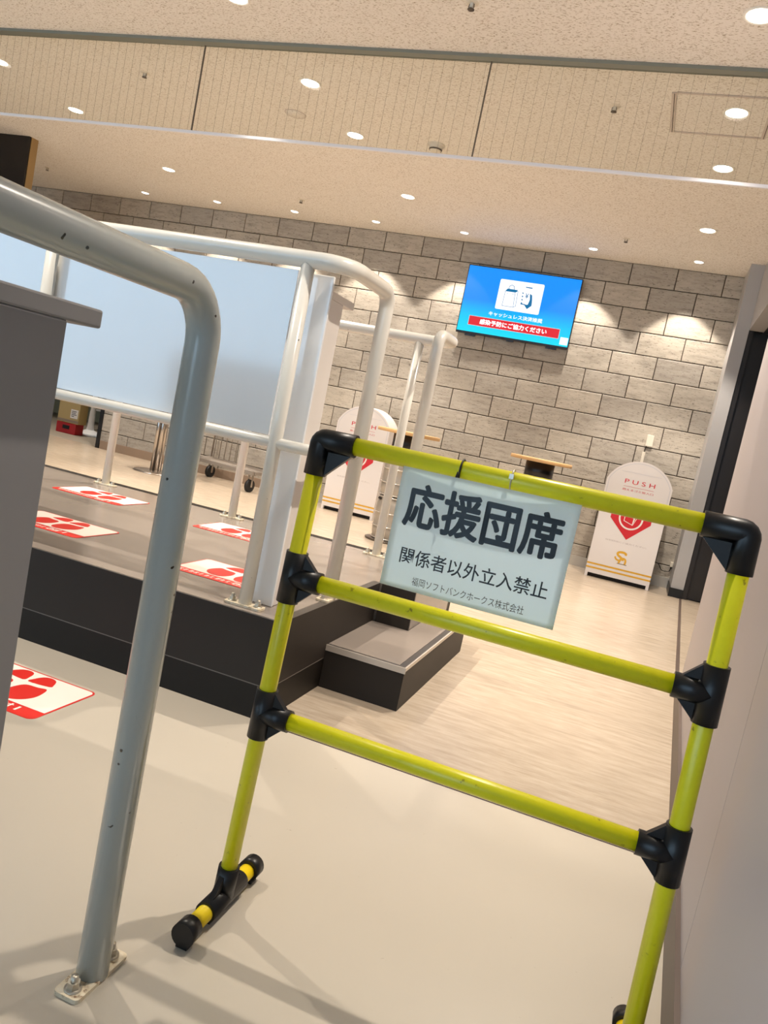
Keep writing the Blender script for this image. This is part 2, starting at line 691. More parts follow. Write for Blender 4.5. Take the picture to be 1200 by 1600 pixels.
def tile_mesh(w, h):
    k = (round(w, 3), round(h, 3))
    if k not in TILES:
        bm = bm_new()
        c = 0.004
        a = [bm.verts.new(p) for p in ((-w / 2, 0, -h / 2), (w / 2, 0, -h / 2), (w / 2, 0, h / 2), (-w / 2, 0, h / 2))]
        f = [bm.verts.new(p) for p in ((-w / 2, -0.009, -h / 2), (w / 2, -0.009, -h / 2), (w / 2, -0.009, h / 2), (-w / 2, -0.009, h / 2))]
        g = [bm.verts.new(p) for p in ((-w / 2 + c, -0.012, -h / 2 + c), (w / 2 - c, -0.012, -h / 2 + c), (w / 2 - c, -0.012, h / 2 - c), (-w / 2 + c, -0.012, h / 2 - c))]
        for i in range(4):
            j = (i + 1) % 4
            bm.faces.new((a[i], a[j], f[j], f[i]))
            bm.faces.new((f[i], f[j], g[j], g[i]))
        bm.faces.new(g)
        me = mesh_of('tile', bm)
        me.materials.append(MATS['wall_tile'])
        TILES[k] = me
    return TILES[k]


z_top = ZC
row = 0
zb = 2.563
while z_top > 0.06:
    z0, z1 = max(zb, 0.055), z_top
    off = -0.151 if row % 2 == 0 else -0.347
    left = XL if z0 >= ZDOOR - 0.03 else XDOOR
    if z0 < ZDOOR < z1 - 0.02 and left == XL:
        left = XDOOR
    n0 = math.floor((left - off) / TW)
    x = off + n0 * TW
    while x < XR:
        a, b2 = max(x, left), min(x + TW, XR)
        if b2 - a > 0.02:
            me = tile_mesh(b2 - a - GAP, z1 - z0 - GAP)
            o = bpy.data.objects.new('tile', me)
            col.objects.link(o)
            o.location = ((a + b2) / 2, YW + 0.0005, (z0 + z1) / 2)
            o.parent = wall
        x += TW
    z_top = zb
    zb -= TH
    row += 1
structure('baseboard_back', box(-3.3, XR, YW - 0.022, YW, 0, 0.092), 'skirt_steel', 'reflective steel skirting at the foot of the tiled wall', 'baseboard')
structure('baseboard_back', box(XDOOR + 0.05, -3.3, YW - 0.022, YW, 0, 0.092), 'skirt_tan', 'tan skirting at the left foot of the tiled wall', 'baseboard')

# dark frame of the far doorway, and the room beyond
d2 = thing('door_2', (XDOOR, YW, 0), 'black metal frame of the far doorway', 'door frame', kind='structure')
part('jamb', box(XDOOR - 0.004, XDOOR + 0.040, YW - 0.025, YW + 0.16, 0, ZDOOR), 'skirt_black', d2)
part('jamb', box(-8.4, -8.34, YW - 0.06, YW + 0.17, 0, ZDOOR), 'skirt_black', d2)
part('head', box(-8.34, XDOOR - 0.004, YW - 0.06, YW + 0.17, ZDOOR - 0.05, ZDOOR), 'skirt_black', d2)
bm = box(-10, -5.0, 10.5, 10.6, 0, 2.6)
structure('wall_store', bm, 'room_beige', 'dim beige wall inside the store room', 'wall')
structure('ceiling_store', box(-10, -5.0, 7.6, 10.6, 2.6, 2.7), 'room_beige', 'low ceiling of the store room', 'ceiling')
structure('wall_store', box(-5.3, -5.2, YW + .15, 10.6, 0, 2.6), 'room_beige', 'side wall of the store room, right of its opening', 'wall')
structure('wall_left', box(-10, -9.9, -4.0, 10.6, 0, ZC), 'wall_paint', 'plain pale wall at the far left', 'wall')

# right wall, slightly out of square, in two boards
WSL = 0.0406


def wx(y, a=0.253):
    return a + WSL * (y - 1.446)


YE = 3.75
wr = structure('wall_right', prism([(wx(-4.0, .261), -4.0), (wx(YE - .004, .261), YE - .004), (wx(YE, .261) + .14, YE - .004), (wx(-4.0) + .3, -4.0)], 0, ZC, 'z'),
               'wall_seam', 'pinkish white board wall close on the right', 'wall')
for ya, yb in ((-4.0, 1.4585), (1.4615, YE)):
    part('panel', prism([(wx(ya), ya), (wx(yb), yb), (wx(yb) + (.152 if yb == YE else .006), yb), (wx(ya) + .006, ya)], 0.0, ZC, 'z'), 'wall_paint', wr)
structure('baseboard_right', prism([(wx(-4.0, .243), -4.0), (wx(YE - .02, .243), YE - .02), (wx(YE - .02, .2535), YE - .02), (wx(-4.0, .2535), -4.0)], 0, 0.105, 'z'),
          'skirting_brown', 'dark brown skirting along the right-hand wall', 'baseboard')
structure('trim_2', prism([(wx(YE - .02, .243), YE - .02), (wx(6.93, .243) + .01, 6.93), (wx(6.93, .243) + .028, 6.93), (wx(YE - .02, .243) + .02, YE - .02)], 0.0, 0.003, 'z'),
          'skirting_brown', 'narrow dark floor track running to the grey pier', 'trim')

# pier, lintel and dark doorway at the far right
pr = structure('wall_pier', box(0.39, 0.492, 6.95, YW + .1, 0.075, ZC), 'pier_grey', 'narrow grey pier beside the dark doorway', 'pier')
part('plinth', box(0.382, 0.494, 6.94, YW, 0, 0.075), 'skirt_black', pr)
structure('wall_lintel', box(0.492, 0.60, YE + .2, 6.95, 2.236, ZC), 'pier_grey', 'grey lintel above the dark doorway on the right', 'wall')
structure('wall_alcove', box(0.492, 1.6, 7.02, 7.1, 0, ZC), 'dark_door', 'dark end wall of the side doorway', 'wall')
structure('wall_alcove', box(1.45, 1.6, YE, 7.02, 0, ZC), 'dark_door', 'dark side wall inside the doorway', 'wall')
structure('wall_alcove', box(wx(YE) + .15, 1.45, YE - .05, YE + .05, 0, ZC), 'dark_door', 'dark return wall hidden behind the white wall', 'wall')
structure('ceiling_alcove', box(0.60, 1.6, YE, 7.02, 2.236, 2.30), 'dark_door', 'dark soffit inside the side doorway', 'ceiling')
dd = thing('door_1', (0.75, 7.0, 0), 'dark glossy metal door in the shadowed doorway', 'door', kind='structure')
part('leaf', box(0.53, 1.0, 6.985, 7.02, 0.01, 2.18), 'dark_door', dd)
part('jamb', box(0.494, 0.53, 6.96, 7.02, 0.0, 2.236), 'dark_door', dd)

# ================================================================== CEILING FITTINGS
LX = {-4.6: 'left', -2.308: 'middle', 0.004: 'right'}
ROWS = [(2.0, 'above the green barrier'), (3.405, 'in front of the smoke glass'), (4.262, 'just behind the smoke glass'), (4.998, 'second row behind the smoke glass'), (6.21, 'in the row near the tiled wall')]
ring_prof = [(0.050, 0.012), (0.052, 0.0), (0.060, -0.004), (0.066, -0.002), (0.066, 0.0), (0.050, 0.012)]
ring_me = mesh_of('trim_ring', lathe(ring_prof, n=32))
ring_me.materials.append(MATS['lamp_ring'])
disc_me = mesh_of('lens', lathe([(0.0, -0.0015), (0.051, -0.0015), (0.051, 0.004)], n=32))
disc_me.materials.append(MATS['lamp_glow'])


def spot(name, watts, angle, blend, soft):
    d = bpy.data.lights.new(name, 'SPOT')
    d.energy = watts
    d.color = LAMP_COL
    d.spot_size = math.radians(angle)
    d.spot_blend = blend
    d.shadow_soft_size = soft
    return d


big_light = spot('downlight_beam', LAMP_W, 92, 0.30, 0.022)
for x, side in LX.items():
    for y, where in ROWS:
        r = thing('downlight', (x, y, ZC), f'round white recessed downlight, {side} one {where}', 'light', 'large recessed ceiling downlights')
        for nm, me in (('trim_ring', ring_me), ('lens', disc_me)):
            o = bpy.data.objects.new(nm, me)
            col.objects.link(o)
            o.parent = r
        lo = bpy.data.objects.new('beam', big_light)
        col.objects.link(lo)
        lo.parent = r
        lo.location = (0, 0, -0.008)

ring_s = mesh_of('trim_ring', lathe([(0.034, 0.01), (0.035, 0.0), (0.041, -0.003), (0.046, -0.001), (0.046, 0.0), (0.034, 0.01)], n=24))
ring_s.materials.append(MATS['lamp_ring'])
disc_s = mesh_of('lens', lathe([(0.0, -0.0012), (0.035, -0.0012), (0.035, 0.004)], n=24))
disc_s.materials.append(MATS['lamp_glow'])
wash = spot('wall_wash_beam', WASH_W, 82, 0.22, 0.03)
WX = [-5.5, -4.634, -3.762, -2.904, -2.035, -0.875, -0.004]
ORD = ['leftmost', 'second from left', 'third from left', 'fourth from left', 'fifth from left', 'sixth from left, right of the screen', 'rightmost']
for x, od in zip(WX, ORD):
    r = thing('wall_washer', (x, 7.105, ZC), f'small recessed spotlight beside the tiled wall, {od}', 'light', 'small spotlights along the tiled wall')
    for nm, me in (('trim_ring', ring_s), ('lens', disc_s)):
        o = bpy.data.objects.new(nm, me)
        col.objects.link(o)
        o.parent = r
    lo = bpy.data.objects.new('beam', wash)
    col.objects.link(lo)
    lo.parent = r
    lo.location = (0, 0, -0.012)

# sprinkler heads
spr = bm_new()
add_lathe(spr, [(0.0, -0.004), (0.026, -0.004), (0.030, 0.0)], n=20)
add_lathe(spr, [(0.0, -0.022), (0.009, -0.022), (0.009, -0.004)], n=12)
spr_body = mesh_of('body', spr)
spr_body.materials.append(MATS['device_white'])
spr2 = bm_new()
add_lathe(spr2, [(0.0, -0.030), (0.015, -0.030), (0.015, -0.027), (0.0, -0.027)], n=16)
for s in (-1, 1):
    add_tube(spr2, [(s * .010, 0, -.006), (s * .012, 0, -.018), (s * .004, 0, -.029)], .0018, 6)
spr_def = mesh_of('deflector', spr2)
spr_def.materials.append(MATS['device_dark'])
for x, y, w in ((-3.453, 4.275, 'left, behind the smoke glass'), (-0.581, 4.28, 'beside the square hatch'), (-1.143, 3.38, 'nearest, in front of the smoke glass'),
                (-6.313, 6.6, 'far left beside the dark box'), (-3.482, 6.664, 'far middle near the tiled wall'), (-0.582, 6.668, 'far right near the tiled wall')):
    r = thing('sprinkler_head', (x, y, ZC), f'small ceiling sprinkler head, {w}', 'sprinkler', 'ceiling sprinkler heads')
    for nm, me in (('body', spr_body), ('deflector', spr_def)):
        o = bpy.data.objects.new(nm, me)
        col.objects.link(o)
        o.parent = r

sd = thing('smoke_detector', (-1.746, 5.03, ZC), 'round cream smoke detector on the ceiling behind the glass', 'detector')
part('base', lathe([(0.0, ZC - .012), (0.056, ZC - .012), (0.058, ZC)], (-1.746, 5.03, 0), 28), 'device_white', sd)
part('chamber', lathe([(0.0, ZC - .046), (0.026, ZC - .046), (0.036, ZC - .040), (0.047, ZC - .012)], (-1.746, 5.03, 0), 28), 'device_white', sd)
part('slot', lathe([(0.0385, ZC - .037), (0.0425, ZC - .030), (0.0435, ZC - .030), (0.041, ZC - .037)], (-1.746, 5.03, 0), 28), 'device_dark', sd)

cs = thing('ceiling_speaker', (-2.62, 4.72, ZC), 'faint flush round ceiling cover behind the smoke glass', 'cover')
part('rim', lathe([(0.066, ZC), (0.066, ZC - .003), (0.070, ZC - .003), (0.072, ZC)], (-2.62, 4.72, 0), 32), 'hatch_frame', cs)
part('face', lathe([(0.0, ZC - .002), (0.066, ZC - .002), (0.066, ZC)], (-2.62, 4.72, 0), 32), 'ceiling_board', cs)

hx0, hx1, hy0, hy1 = -0.292, 0.160, 4.08, 4.53
ht = thing('access_hatch', ((hx0 + hx1) / 2, (hy0 + hy1) / 2, ZC), 'square access hatch in the ceiling behind the smoke glass', 'hatch')
part('door_panel', box(hx0 + .012, hx1 - .012, hy0 + .008, hy1 - .008, ZC - .001, ZC), 'ceiling_board', ht)
for x in (hx0, hx1):
    part('side_frame', box(x - .012, x + .010, hy0, hy1, ZC - .007, ZC), 'hatch_frame', ht)
    part('gap', box(x - .001, x + .003, hy0 + .004, hy1 - .004, ZC - .0078, ZC - .0065), 'device_dark', ht)
for y in (hy0, hy1):
    part('end_frame', box(hx0 + .010, hx1 - .012, y - .006, y + .006, ZC - .006, ZC), 'hatch_frame', ht)

# hanging wired-glass smoke barrier
GY = 3.853
sb = thing('smoke_barrier', (-2.7, GY, ZC), 'transparent wired glass smoke curtain hanging across the ceiling', 'glass barrier')
XG = [-7.57, -5.965, -4.36, -2.751, -1.146, wx(GY) - .005]
part('top_channel', box(XG[0], XG[-1], GY - .045, GY + .012, ZC - .016, ZC), 'channel_metal', sb)
part('bottom_rail', box(XG[0], XG[-1], GY - .007, GY + .007, 2.271, 2.287, .002, 1), 'rail_white_metal', sb)
for a, b2 in zip(XG[:-1], XG[1:]):
    gp = part('glass_pane', box(a + .003, b2 - .003, GY - .003, GY + .003, 2.287, ZC - .016), 'glass', sb)
    bm = bm_new()
    x = a + 0.03
    while x < b2 - .01:
        add_box(bm, x - .0004, x + .0004, GY - .0004, GY + .0004, 2.288, ZC - .017)
        x += 0.0535
    part('wire', bm, 'wire', gp)
for x in XG[1:-1]:
    part('joint', box(x - .003, x + .003, GY - .004, GY + .004, 2.287, ZC - .016), 'seam_dark', sb)

hb = thing('hanging_display', (-6.0, 5.75, ZC), 'black box display hung from the ceiling at far left', 'display')
part('front_panel', box(-6.75, -5.695, 5.70, 5.72, 1.95, ZC), 'display_black', hb)
part('casing', box(-6.745, -5.69, 5.72, 5.80, 1.95, ZC), 'brushed_gold', hb)

# ================================================================== PLATFORM
PX, PY1 = -0.90, 3.66
pf = thing('raised_platform', (-2.5, 2.9, 0), 'dark grey raised platform crossed by the railed lane', 'platform')
bm = bm_new()
deck = [(-7.0, YS + .012), (PX - .012, YS + .012), (PX - .012, 2.99), (-0.745, 2.99), (-0.745, PY1 - .03), (-7.0, PY1 - .03)]
add_prism(bm, deck, 0.02, ZP - .0008, 'z')
part('deck', bm, 'platform_top', pf)
part('front_board', box(-7.0, PX, YS, YS + .012, 0.106, ZP - .001), 'platform_side', pf)
part('front_kick', box(-7.0, PX, YS + .001, YS + .012, 0.0, 0.103), 'platform_kick', pf)
part('front_joint', box(-7.0, PX, YS - .0006, YS + .01, 0.103, 0.106), 'joint_line', pf)
part('side_board', box(PX - .012, PX, YS + .012, 2.99, 0.106, ZP - .001), 'platform_side', pf)
part('side_kick', box(PX - .012, PX - .001, YS + .012, 2.99, 0.0, 0.103), 'platform_kick', pf)
part('side_joint', box(PX - .01, PX + .0006, YS, 2.5, 0.103, 0.106), 'joint_line', pf)
part('inner_board', box(-0.888, -0.745, 2.978, 2.99, 0.0, ZP - .001), 'platform_side', pf)
part('edge_trim', box(PX - .030, PX, YS, 2.99, ZP - .001, ZP), 'platform_edge', pf)
part('edge_trim', box(-7.0, PX - .030, YS, YS + .006, ZP - .001, ZP), 'platform_edge', pf)
part('rear_curb', box(-7.0, -0.745, PY1 - .03, PY1 + .03, 0.0, ZP), 'platform_kick', pf)

sx0, sx1, sy0, sy1, sz = -0.899, -0.605, 2.5, 3.46, 0.153
st = thing('step_block', ((sx0 + sx1) / 2, (sy0 + sy1) / 2, 0), 'low dark grey step with steel nosing beside the platform', 'step')
bm = box(sx0, sx1 - .002, sy0 + .002, 2.977, 0, sz - .003)
add_box(bm, -0.743, sx1 - .002, 2.977, sy1, 0, sz - .003)
part('body', bm, 'platform_side', st)
bm = box(sx0, sx1 - .028, sy0 + .022, 2.977, sz - .003, sz)
add_box(bm, -0.743, sx1 - .028, 2.977, sy1, sz - .003, sz)
part('tread', bm, 'platform_top', st)
part('tread_border', box(sx1 - .0265, sx1 - .004, sy0 + .004, sy1, sz - .003, sz), 'platform_edge', st)
part('tread_border', box(sx0, sx1 - .0265, sy0 + .004, sy0 + .0205, sz - .003, sz), 'platform_edge', st)
part('nosing', box(sx0, sx1 + .001, sy0, sy0 + .004, sz - .020, sz + .001), 'steel_strip', st)
part('nosing', box(sx1 - .004, sx1 + .001, sy0 + .0045, sy1, sz - .012, sz + .001), 'steel_strip', st)

# ================================================================== HANDRAILS
def bolt(parent, x, y, z, s=1.3):
    bm = bm_new()
    add_lathe(bm, [(0.0105 * s, z), (0.0105 * s, z + .002), (0.0, z + .002)], (x, y, 0), 20)
    add_lathe(bm, [(0.0078 * s, z + .002), (0.0078 * s, z + .010 * s), (0.0, z + .010 * s)], (x, y, 0), 6, False)
    add_lathe(bm, [(0.0045 * s, z + .010 * s), (0.0045 * s, z + .017 * s), (0.0, z + .017 * s)], (x, y, 0), 12)
    return part('bolt', bm, 'bolt_zinc', parent)


def base_plate(parent, x, y, z, lx, ly):
    pl = part('base_plate', prism(rrect(x - lx / 2, x + lx / 2, y - ly / 2, y + ly / 2, .008, 3), z, z + .007, 'z'), 'plate_paint', parent)
    if ly > lx:
        bolt(pl, x, y - ly / 2 + .018, z + .007)
        bolt(pl, x, y + ly / 2 - .018, z + .007)
    else:
        bolt(pl, x - lx / 2 + .018, y, z + .007)
        bolt(pl, x + lx / 2 - .018, y, z + .007)
    return pl


def handrail(label, base, ztop, yrail, xc, yend, posts, xleft, zmid, panel=None, r=0.025, rc=0.09, rv=0.055, xe=None, paint='rail_paint'):
    """a rail along X that turns towards yend and then down to the ground"""
    t = thing('handrail', (xc, yend, base), label, 'handrail', 'cream painted tube handrails')
    xe = xc if xe is None else xe
    path = fillet([(xleft, yrail, ztop), (xc, yrail, ztop), (xc, yend, ztop), (xe, yend, base + .004)], [rc, rv], 10)
    part('top_rail', tube(path, r, 28), paint, t)
    base_plate(t, xe, yend, base, .046, .125)
    rp = 0.021
    for px in posts:
        part('post', tube([(px, yrail, base + .004), (px, yrail, ztop - .01)], rp, 24), paint, t)
        base_plate(t, px, yrail, base, .125, .046)
    if zmid:
        sgn = 1 if yend > yrail else -1
        pth = fillet([(xleft, yrail, zmid), (xc, yrail, zmid), (xc, yend - sgn * .02, zmid)], [.06], 8)
        part('middle_rail', tube(pth, 0.0175, 20), paint, t)
    if panel:
        x0, x1, y0, z0, z1 = panel
        part('panel', box(x0, x1, y0, y0 + .012, z0, z1), 'white_panel', t, label='glossy white infill panel')
    return t


handrail('cream tube handrail with white panel along the platform front', ZP, 1.363, 2.14, -0.928, 2.505,
         [-1.057, -1.975, -2.9, -3.8], -4.6, 0.818, panel=(-4.6, -1.098, 2.166, 0.836, 1.334))
handrail('cream tube handrail along the back of the platform, without panel', ZP, 1.352, 3.55, -0.945, 3.25,
         [-1.12, -1.916, -2.70, -3.5], -4.6, None)
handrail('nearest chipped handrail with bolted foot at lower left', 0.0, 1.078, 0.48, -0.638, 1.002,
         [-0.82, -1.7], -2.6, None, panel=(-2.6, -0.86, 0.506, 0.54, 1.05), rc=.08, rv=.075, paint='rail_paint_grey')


# inspection counters behind the handrails
def counter(label, x1, y0, y1, yt, base, top, xleft, mat):
    t = thing('counter', (x1 - .04, (y0 + y1) / 2, base), label, 'counter')
    part('end_panel', box(x1 - .085, x1, y0, y1, base, top - .024, .002, 1), mat, t)
    if base > 0:
        part('front_panel', box(x1 - .092, x1 + .003, y0 - .012, y0 - .0005, base, top + .040, .003, 2), 'white_panel', t)
    part('end_panel', box(xleft, xleft + .085, y0, y1, base, top - .024, .002, 1), mat, t)
    part('counter_top', box(xleft, x1 + .001, y0 + (.004 if base > 0 else -.06), yt, top - .024, top, .003, 2), mat, t)
    return t


counter('pale counter end on the platform, behind the white railing panel', -1.0, 2.217, 2.318, 2.404, ZP, 1.297, -4.4, 'counter_laminate')
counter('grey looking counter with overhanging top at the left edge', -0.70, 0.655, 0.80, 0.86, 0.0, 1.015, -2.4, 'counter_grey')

# ================================================================== FLOOR STICKERS
def sticker(label, x1, y0, z, short=True):
    w, d = 0.395, 0.265
    x0, y1 = x1 - w, y0 + d
    t = thing('floor_sticker', ((x0 + x1) / 2, (y0 + y1) / 2, z), label, 'sticker', 'footprint floor stickers')
    part('backing', prism(rrect(x0, x1, y0, y1, .022, 6), z, z + .0008, 'z'), 'sticker_red', t)
    part('white_field', prism([(x0 + .006, y0 + .055), (x1 - .006, y0 + .055)] + arc(x1 - .022, y1 - .022, .016, .016, 0, math.pi / 2, 6) + arc(x0 + .022, y1 - .022, .016, .016, math.pi / 2, math.pi, 6), z + .0008, z + .0011, 'z'), 'sticker_white', t)
    # footprints, toes towards the red band
    fore = [(-.036, -.050), (-.049, -.018), (-.048, .020), (-.036, .046), (.000, .052), (.027, .058), (.040, .024), (.042, -.010), (.030, -.038), (.010, -.056), (-.016, -.060)]
    heel = [(-.048, .068), (-.049, .096), (-.040, .122), (-.020, .132), (.004, .124), (.020, .096), (.020, .078)]
    for cx, mir in ((x1 - .138, 1), (x1 - .259, -1)):
        for nm, sh in (('sole_print', fore), ('heel_print', heel)):
            # smooth the outline a little
            pts = [(cx + mir * u - (0 if nm == 'sole_print' else mir * .002), y0 + .122 + v) for u, v in sh]
            sm = []
            for i in range(len(pts)):
                p0, p1, p2, p3 = (pts[(i + k) % len(pts)] for k in (-1, 0, 1, 2))
                for s in (0, .25, .5, .75):
                    sm.append(tuple(.5 * (2 * p1[k] + (p2[k] - p0[k]) * s + (2 * p0[k] - 5 * p1[k] + 4 * p2[k] - p3[k]) * s * s + (3 * p1[k] - p0[k] - 3 * p2[k] + p3[k]) * s ** 3) for k in (0, 1)))
            part(nm, prism(sm, z + .0011, z + .0014, 'z'), 'sticker_red', t)
    me = text_mesh('1段', .085, .034, .012)
    me.transform(Matrix.Translation((x1 - .115, y0 + .030, z + .0012)) @ Matrix.Rotation(math.pi, 4, 'Z'))
    part('lettering', me, 'sticker_white', t)
    if z > 0:                    # band of small print, too fine to read
        bm = bm_new()
        x = x0 + .030
        k = 0
        while x < x1 - .175:
            wd = (.014, .010, .016, .012, .009)[k % 5]
            for q in range(3):
                add_box(bm, x, x + wd * (1, .7, .9)[(q + k) % 3], y0 + .018 + q * .009, y0 + .0225 + q * .009, z + .0008, z + .0011)
            x += .021
            k += 1
        part('small_print', bm, 'sticker_white', t)
    return t


sticker('footprint sticker on the beige floor before the platform', -1.350, 1.632, 0.0)
sticker('footprint sticker at the back of the platform, left', -2.272, 3.10, ZP)
sticker('footprint sticker at the platform front, cut by the grey counter', -1.868, 2.338, ZP)
sticker('footprint sticker at the back of the platform, right', -1.470, 3.095, ZP)
sticker('footprint sticker on the platform front beside the railing foot', -1.066, 2.320, ZP)

# ================================================================== GREEN PIPE BARRIER
BY, RP, RJ = 1.262, 0.0155, 0.0198
pb = thing('pipe_barrier', (-0.19, BY, 0), 'lime green pipe barrier with black plastic joints', 'barrier')
Z3 = (0.896, 0.648, 0.391)
XLf = lambda z: -0.557 + 0.0235 * z
XRt = lambda z: 0.177 - 0.023 * z
for fx in (XLf, XRt):
    part('post', tube([(fx(.05), BY, .05), (fx(.90), BY, .885)], RP, 20), 'pipe_lime', pb)
for z in Z3:
    part('rail', tube([(XLf(z), BY, z), (XRt(z), BY, z)], RP, 20), 'pipe_lime', pb)


def gusset(bm, x, z, sx, sz, a=0.062):
    """triangular web in the corner between post and rail"""
    add_prism(bm, [(x, z), (x + sx * a, z + sz * .012), (x + sx * a, z + sz * .017), (x + sx * .016, z + sz * a), (x, z + sz * a)], BY - .006, BY + .006)


for fx, s in ((XLf, 1), (XRt, -1)):
    z = Z3[0]
    x = fx(z)
    bm = bm_new()
    add_tube(bm, fillet([(x + s * .064, BY, z), (x, BY, z), (fx(z - .062), BY, z - .062)], .008, 4), RJ, 20)
    gusset(bm, x, z, s, -1)
    part('elbow_joint', bm, 'joint_black', pb)
    for z in Z3[1:]:
        x = fx(z)
        bm = bm_new()
        add_tube(bm, [(fx(z - .046), BY, z - .046), (fx(z + .046), BY, z + .046)], RJ, 20)
        add_tube(bm, [(x, BY, z), (x + s * .055, BY, z)], RJ, 20)
        gusset(bm, x, z, s, 1, .046)
        gusset(bm, x, z, s, -1, .046)
        part('tee_joint', bm, 'joint_black', pb)
    # foot
    x, zf = fx(0.0), 0.027
    part('foot_pipe', tube([(x, BY - .125, zf), (x, BY + .115, zf)], RP, 20), 'pipe_lime_lit', pb)
    bm = bm_new()
    add_tube(bm, [(x, BY - .062, zf), (x, BY + .062, zf)], RJ, 20)
    add_tube(bm, [(x, BY, zf), (fx(.088), BY, .088)], RJ, 20)
    for sy_ in (-1, 1):
        add_prism(bm, [(BY, zf), (BY + sy_ * .052, zf + .012), (BY + sy_ * .052, zf + .018), (BY + sy_ * .012, .082), (BY, .082)], x - .005, x + .005, 'x')
    add_box(bm, x - .012, x + .012, BY - .06, BY + .06, .008, .02)
    part('foot_joint', bm, 'joint_black', pb)
    for sy_, yy in ((-1, BY - .135), (1, BY + .125)):
        bm = bm_new()
        add_tube(bm, [(x, yy, zf), (x, yy + sy_ * .001, zf), (x, yy - sy_ * .004, zf)][:1] + [(x, yy - sy_ * .030, zf)], .0215, 20)
        add_box(bm, x - .011, x + .011, min(yy - sy_ * .004, yy - sy_ * .026), max(yy - sy_ * .004, yy - sy_ * .026), 0.0, .014)
        part('end_cap', bm, 'joint_black', pb)

# notice hung from the top rail
NX0, NX1, NZ0, NZ1 = -0.3745, -0.0825, 0.684, 0.884
NYB = BY - RP - .004


def nbulge(u, v):
    """gentle buckling of the laminated sheet: u across, v up"""
    return -0.004 - 0.006 * math.sin(u * math.pi) * (0.3 + 0.7 * v) + 0.012 * max(0, u - .72) * v


def nz(u, v):
    return NZ0 + (NZ1 - NZ0) * v - 0.0015 * math.sin(3 * math.pi * u) * v


def sheet(x0, x1, z0, z1, dy, n=24):
    bm = bm_new()
    g = []
    for j in range(n + 1):
        rw = []
        for i in range(n + 1):
            x, z = x0 + (x1 - x0) * i / n, z0 + (z1 - z0) * j / n
            u, v = (x - NX0) / (NX1 - NX0), (z - NZ0) / (NZ1 - NZ0)
            rw.append(bm.verts.new((x, NYB + nbulge(u, v) + dy, z)))
        g.append(rw)
    for j in range(n):
        for i in range(n):
            f = bm.faces.new((g[j][i], g[j][i + 1], g[j + 1][i + 1], g[j + 1][i]))
            f.smooth = True
    return bm


def solid_sheet(x0, x1, z0, z1, dy, th, n=24):
    bm = sheet(x0, x1, z0, z1, dy, n)
    bmesh.ops.solidify(bm, geom=list(bm.faces), thickness=th)
    return bm


nt_ = thing('paper_notice', ((NX0 + NX1) / 2, NYB, NZ0), 'laminated white notice with black Japanese lettering on the green barrier', 'notice')
part('sheet', solid_sheet(NX0, NX1, NZ0, NZ1, 0, .0006), 'paper', nt_)
fl = part('laminate_film', solid_sheet(NX0 - .004, NX1 + .005, NZ0 - .004, NZ1 + .006, -.0012, .0003), 'film', nt_)


def notice_text(name, body, x0, x1, z0, z1, bold):
    me = text_mesh(body, x1 - x0, z1 - z0, bold)
    for v in me.vertices:
        x, z = (x0 + x1) / 2 + v.co.x, (z0 + z1) / 2 + v.co.y
        u, w = (x - NX0) / (NX1 - NX0), (z - NZ0) / (NZ1 - NZ0)
        v.co = (x, NYB + nbulge(u, w) - .0008, z)
    return part(name, me, 'print_black', nt_)


notice_text('headline', '応援団席', -0.3565, -0.1025, 0.790, 0.861, 0.031)
notice_text('second_line', '関係者以外立入禁止', -0.349, -0.103, 0.727, 0.7545, 0.008)
notice_text('third_line', '福岡ソフトバンクホークス株式会社', -0.320, -0.1325, 0.695, 0.709, -0.004)
bm = bm_new()
add_tube(bm, [(-0.2825, BY + (RP + .0022) * math.cos(a), .896 + (RP + .0022) * math.sin(a) - (.010 if -2.5 < a < -.6 else 0)) for a in [k * math.pi / 10 for k in range(-10, 10)]], .0016, 8, closed=True)
add_tube(bm, [(-0.283, BY - .022, .893), (-0.285, BY - .0235, .880), (-0.2855, BY - .0235, .876)], .0021, 8)
part('cable_tie', bm, 'cable_black', nt_)
bm = bm_new()
add_tube(bm, [(-0.1985, BY + (RP + .0015) * math.cos(a), .898 + (RP + .0015) * math.sin(a)) for a in [k * math.pi / 10 for k in range(20)]], .0012, 8, closed=True)
add_box(bm, -0.202, -0.195, BY - RP - .005, BY - RP, .900, .908)
part('cable_tie', bm, 'bolt_zinc', nt_, label='clear plastic tie')

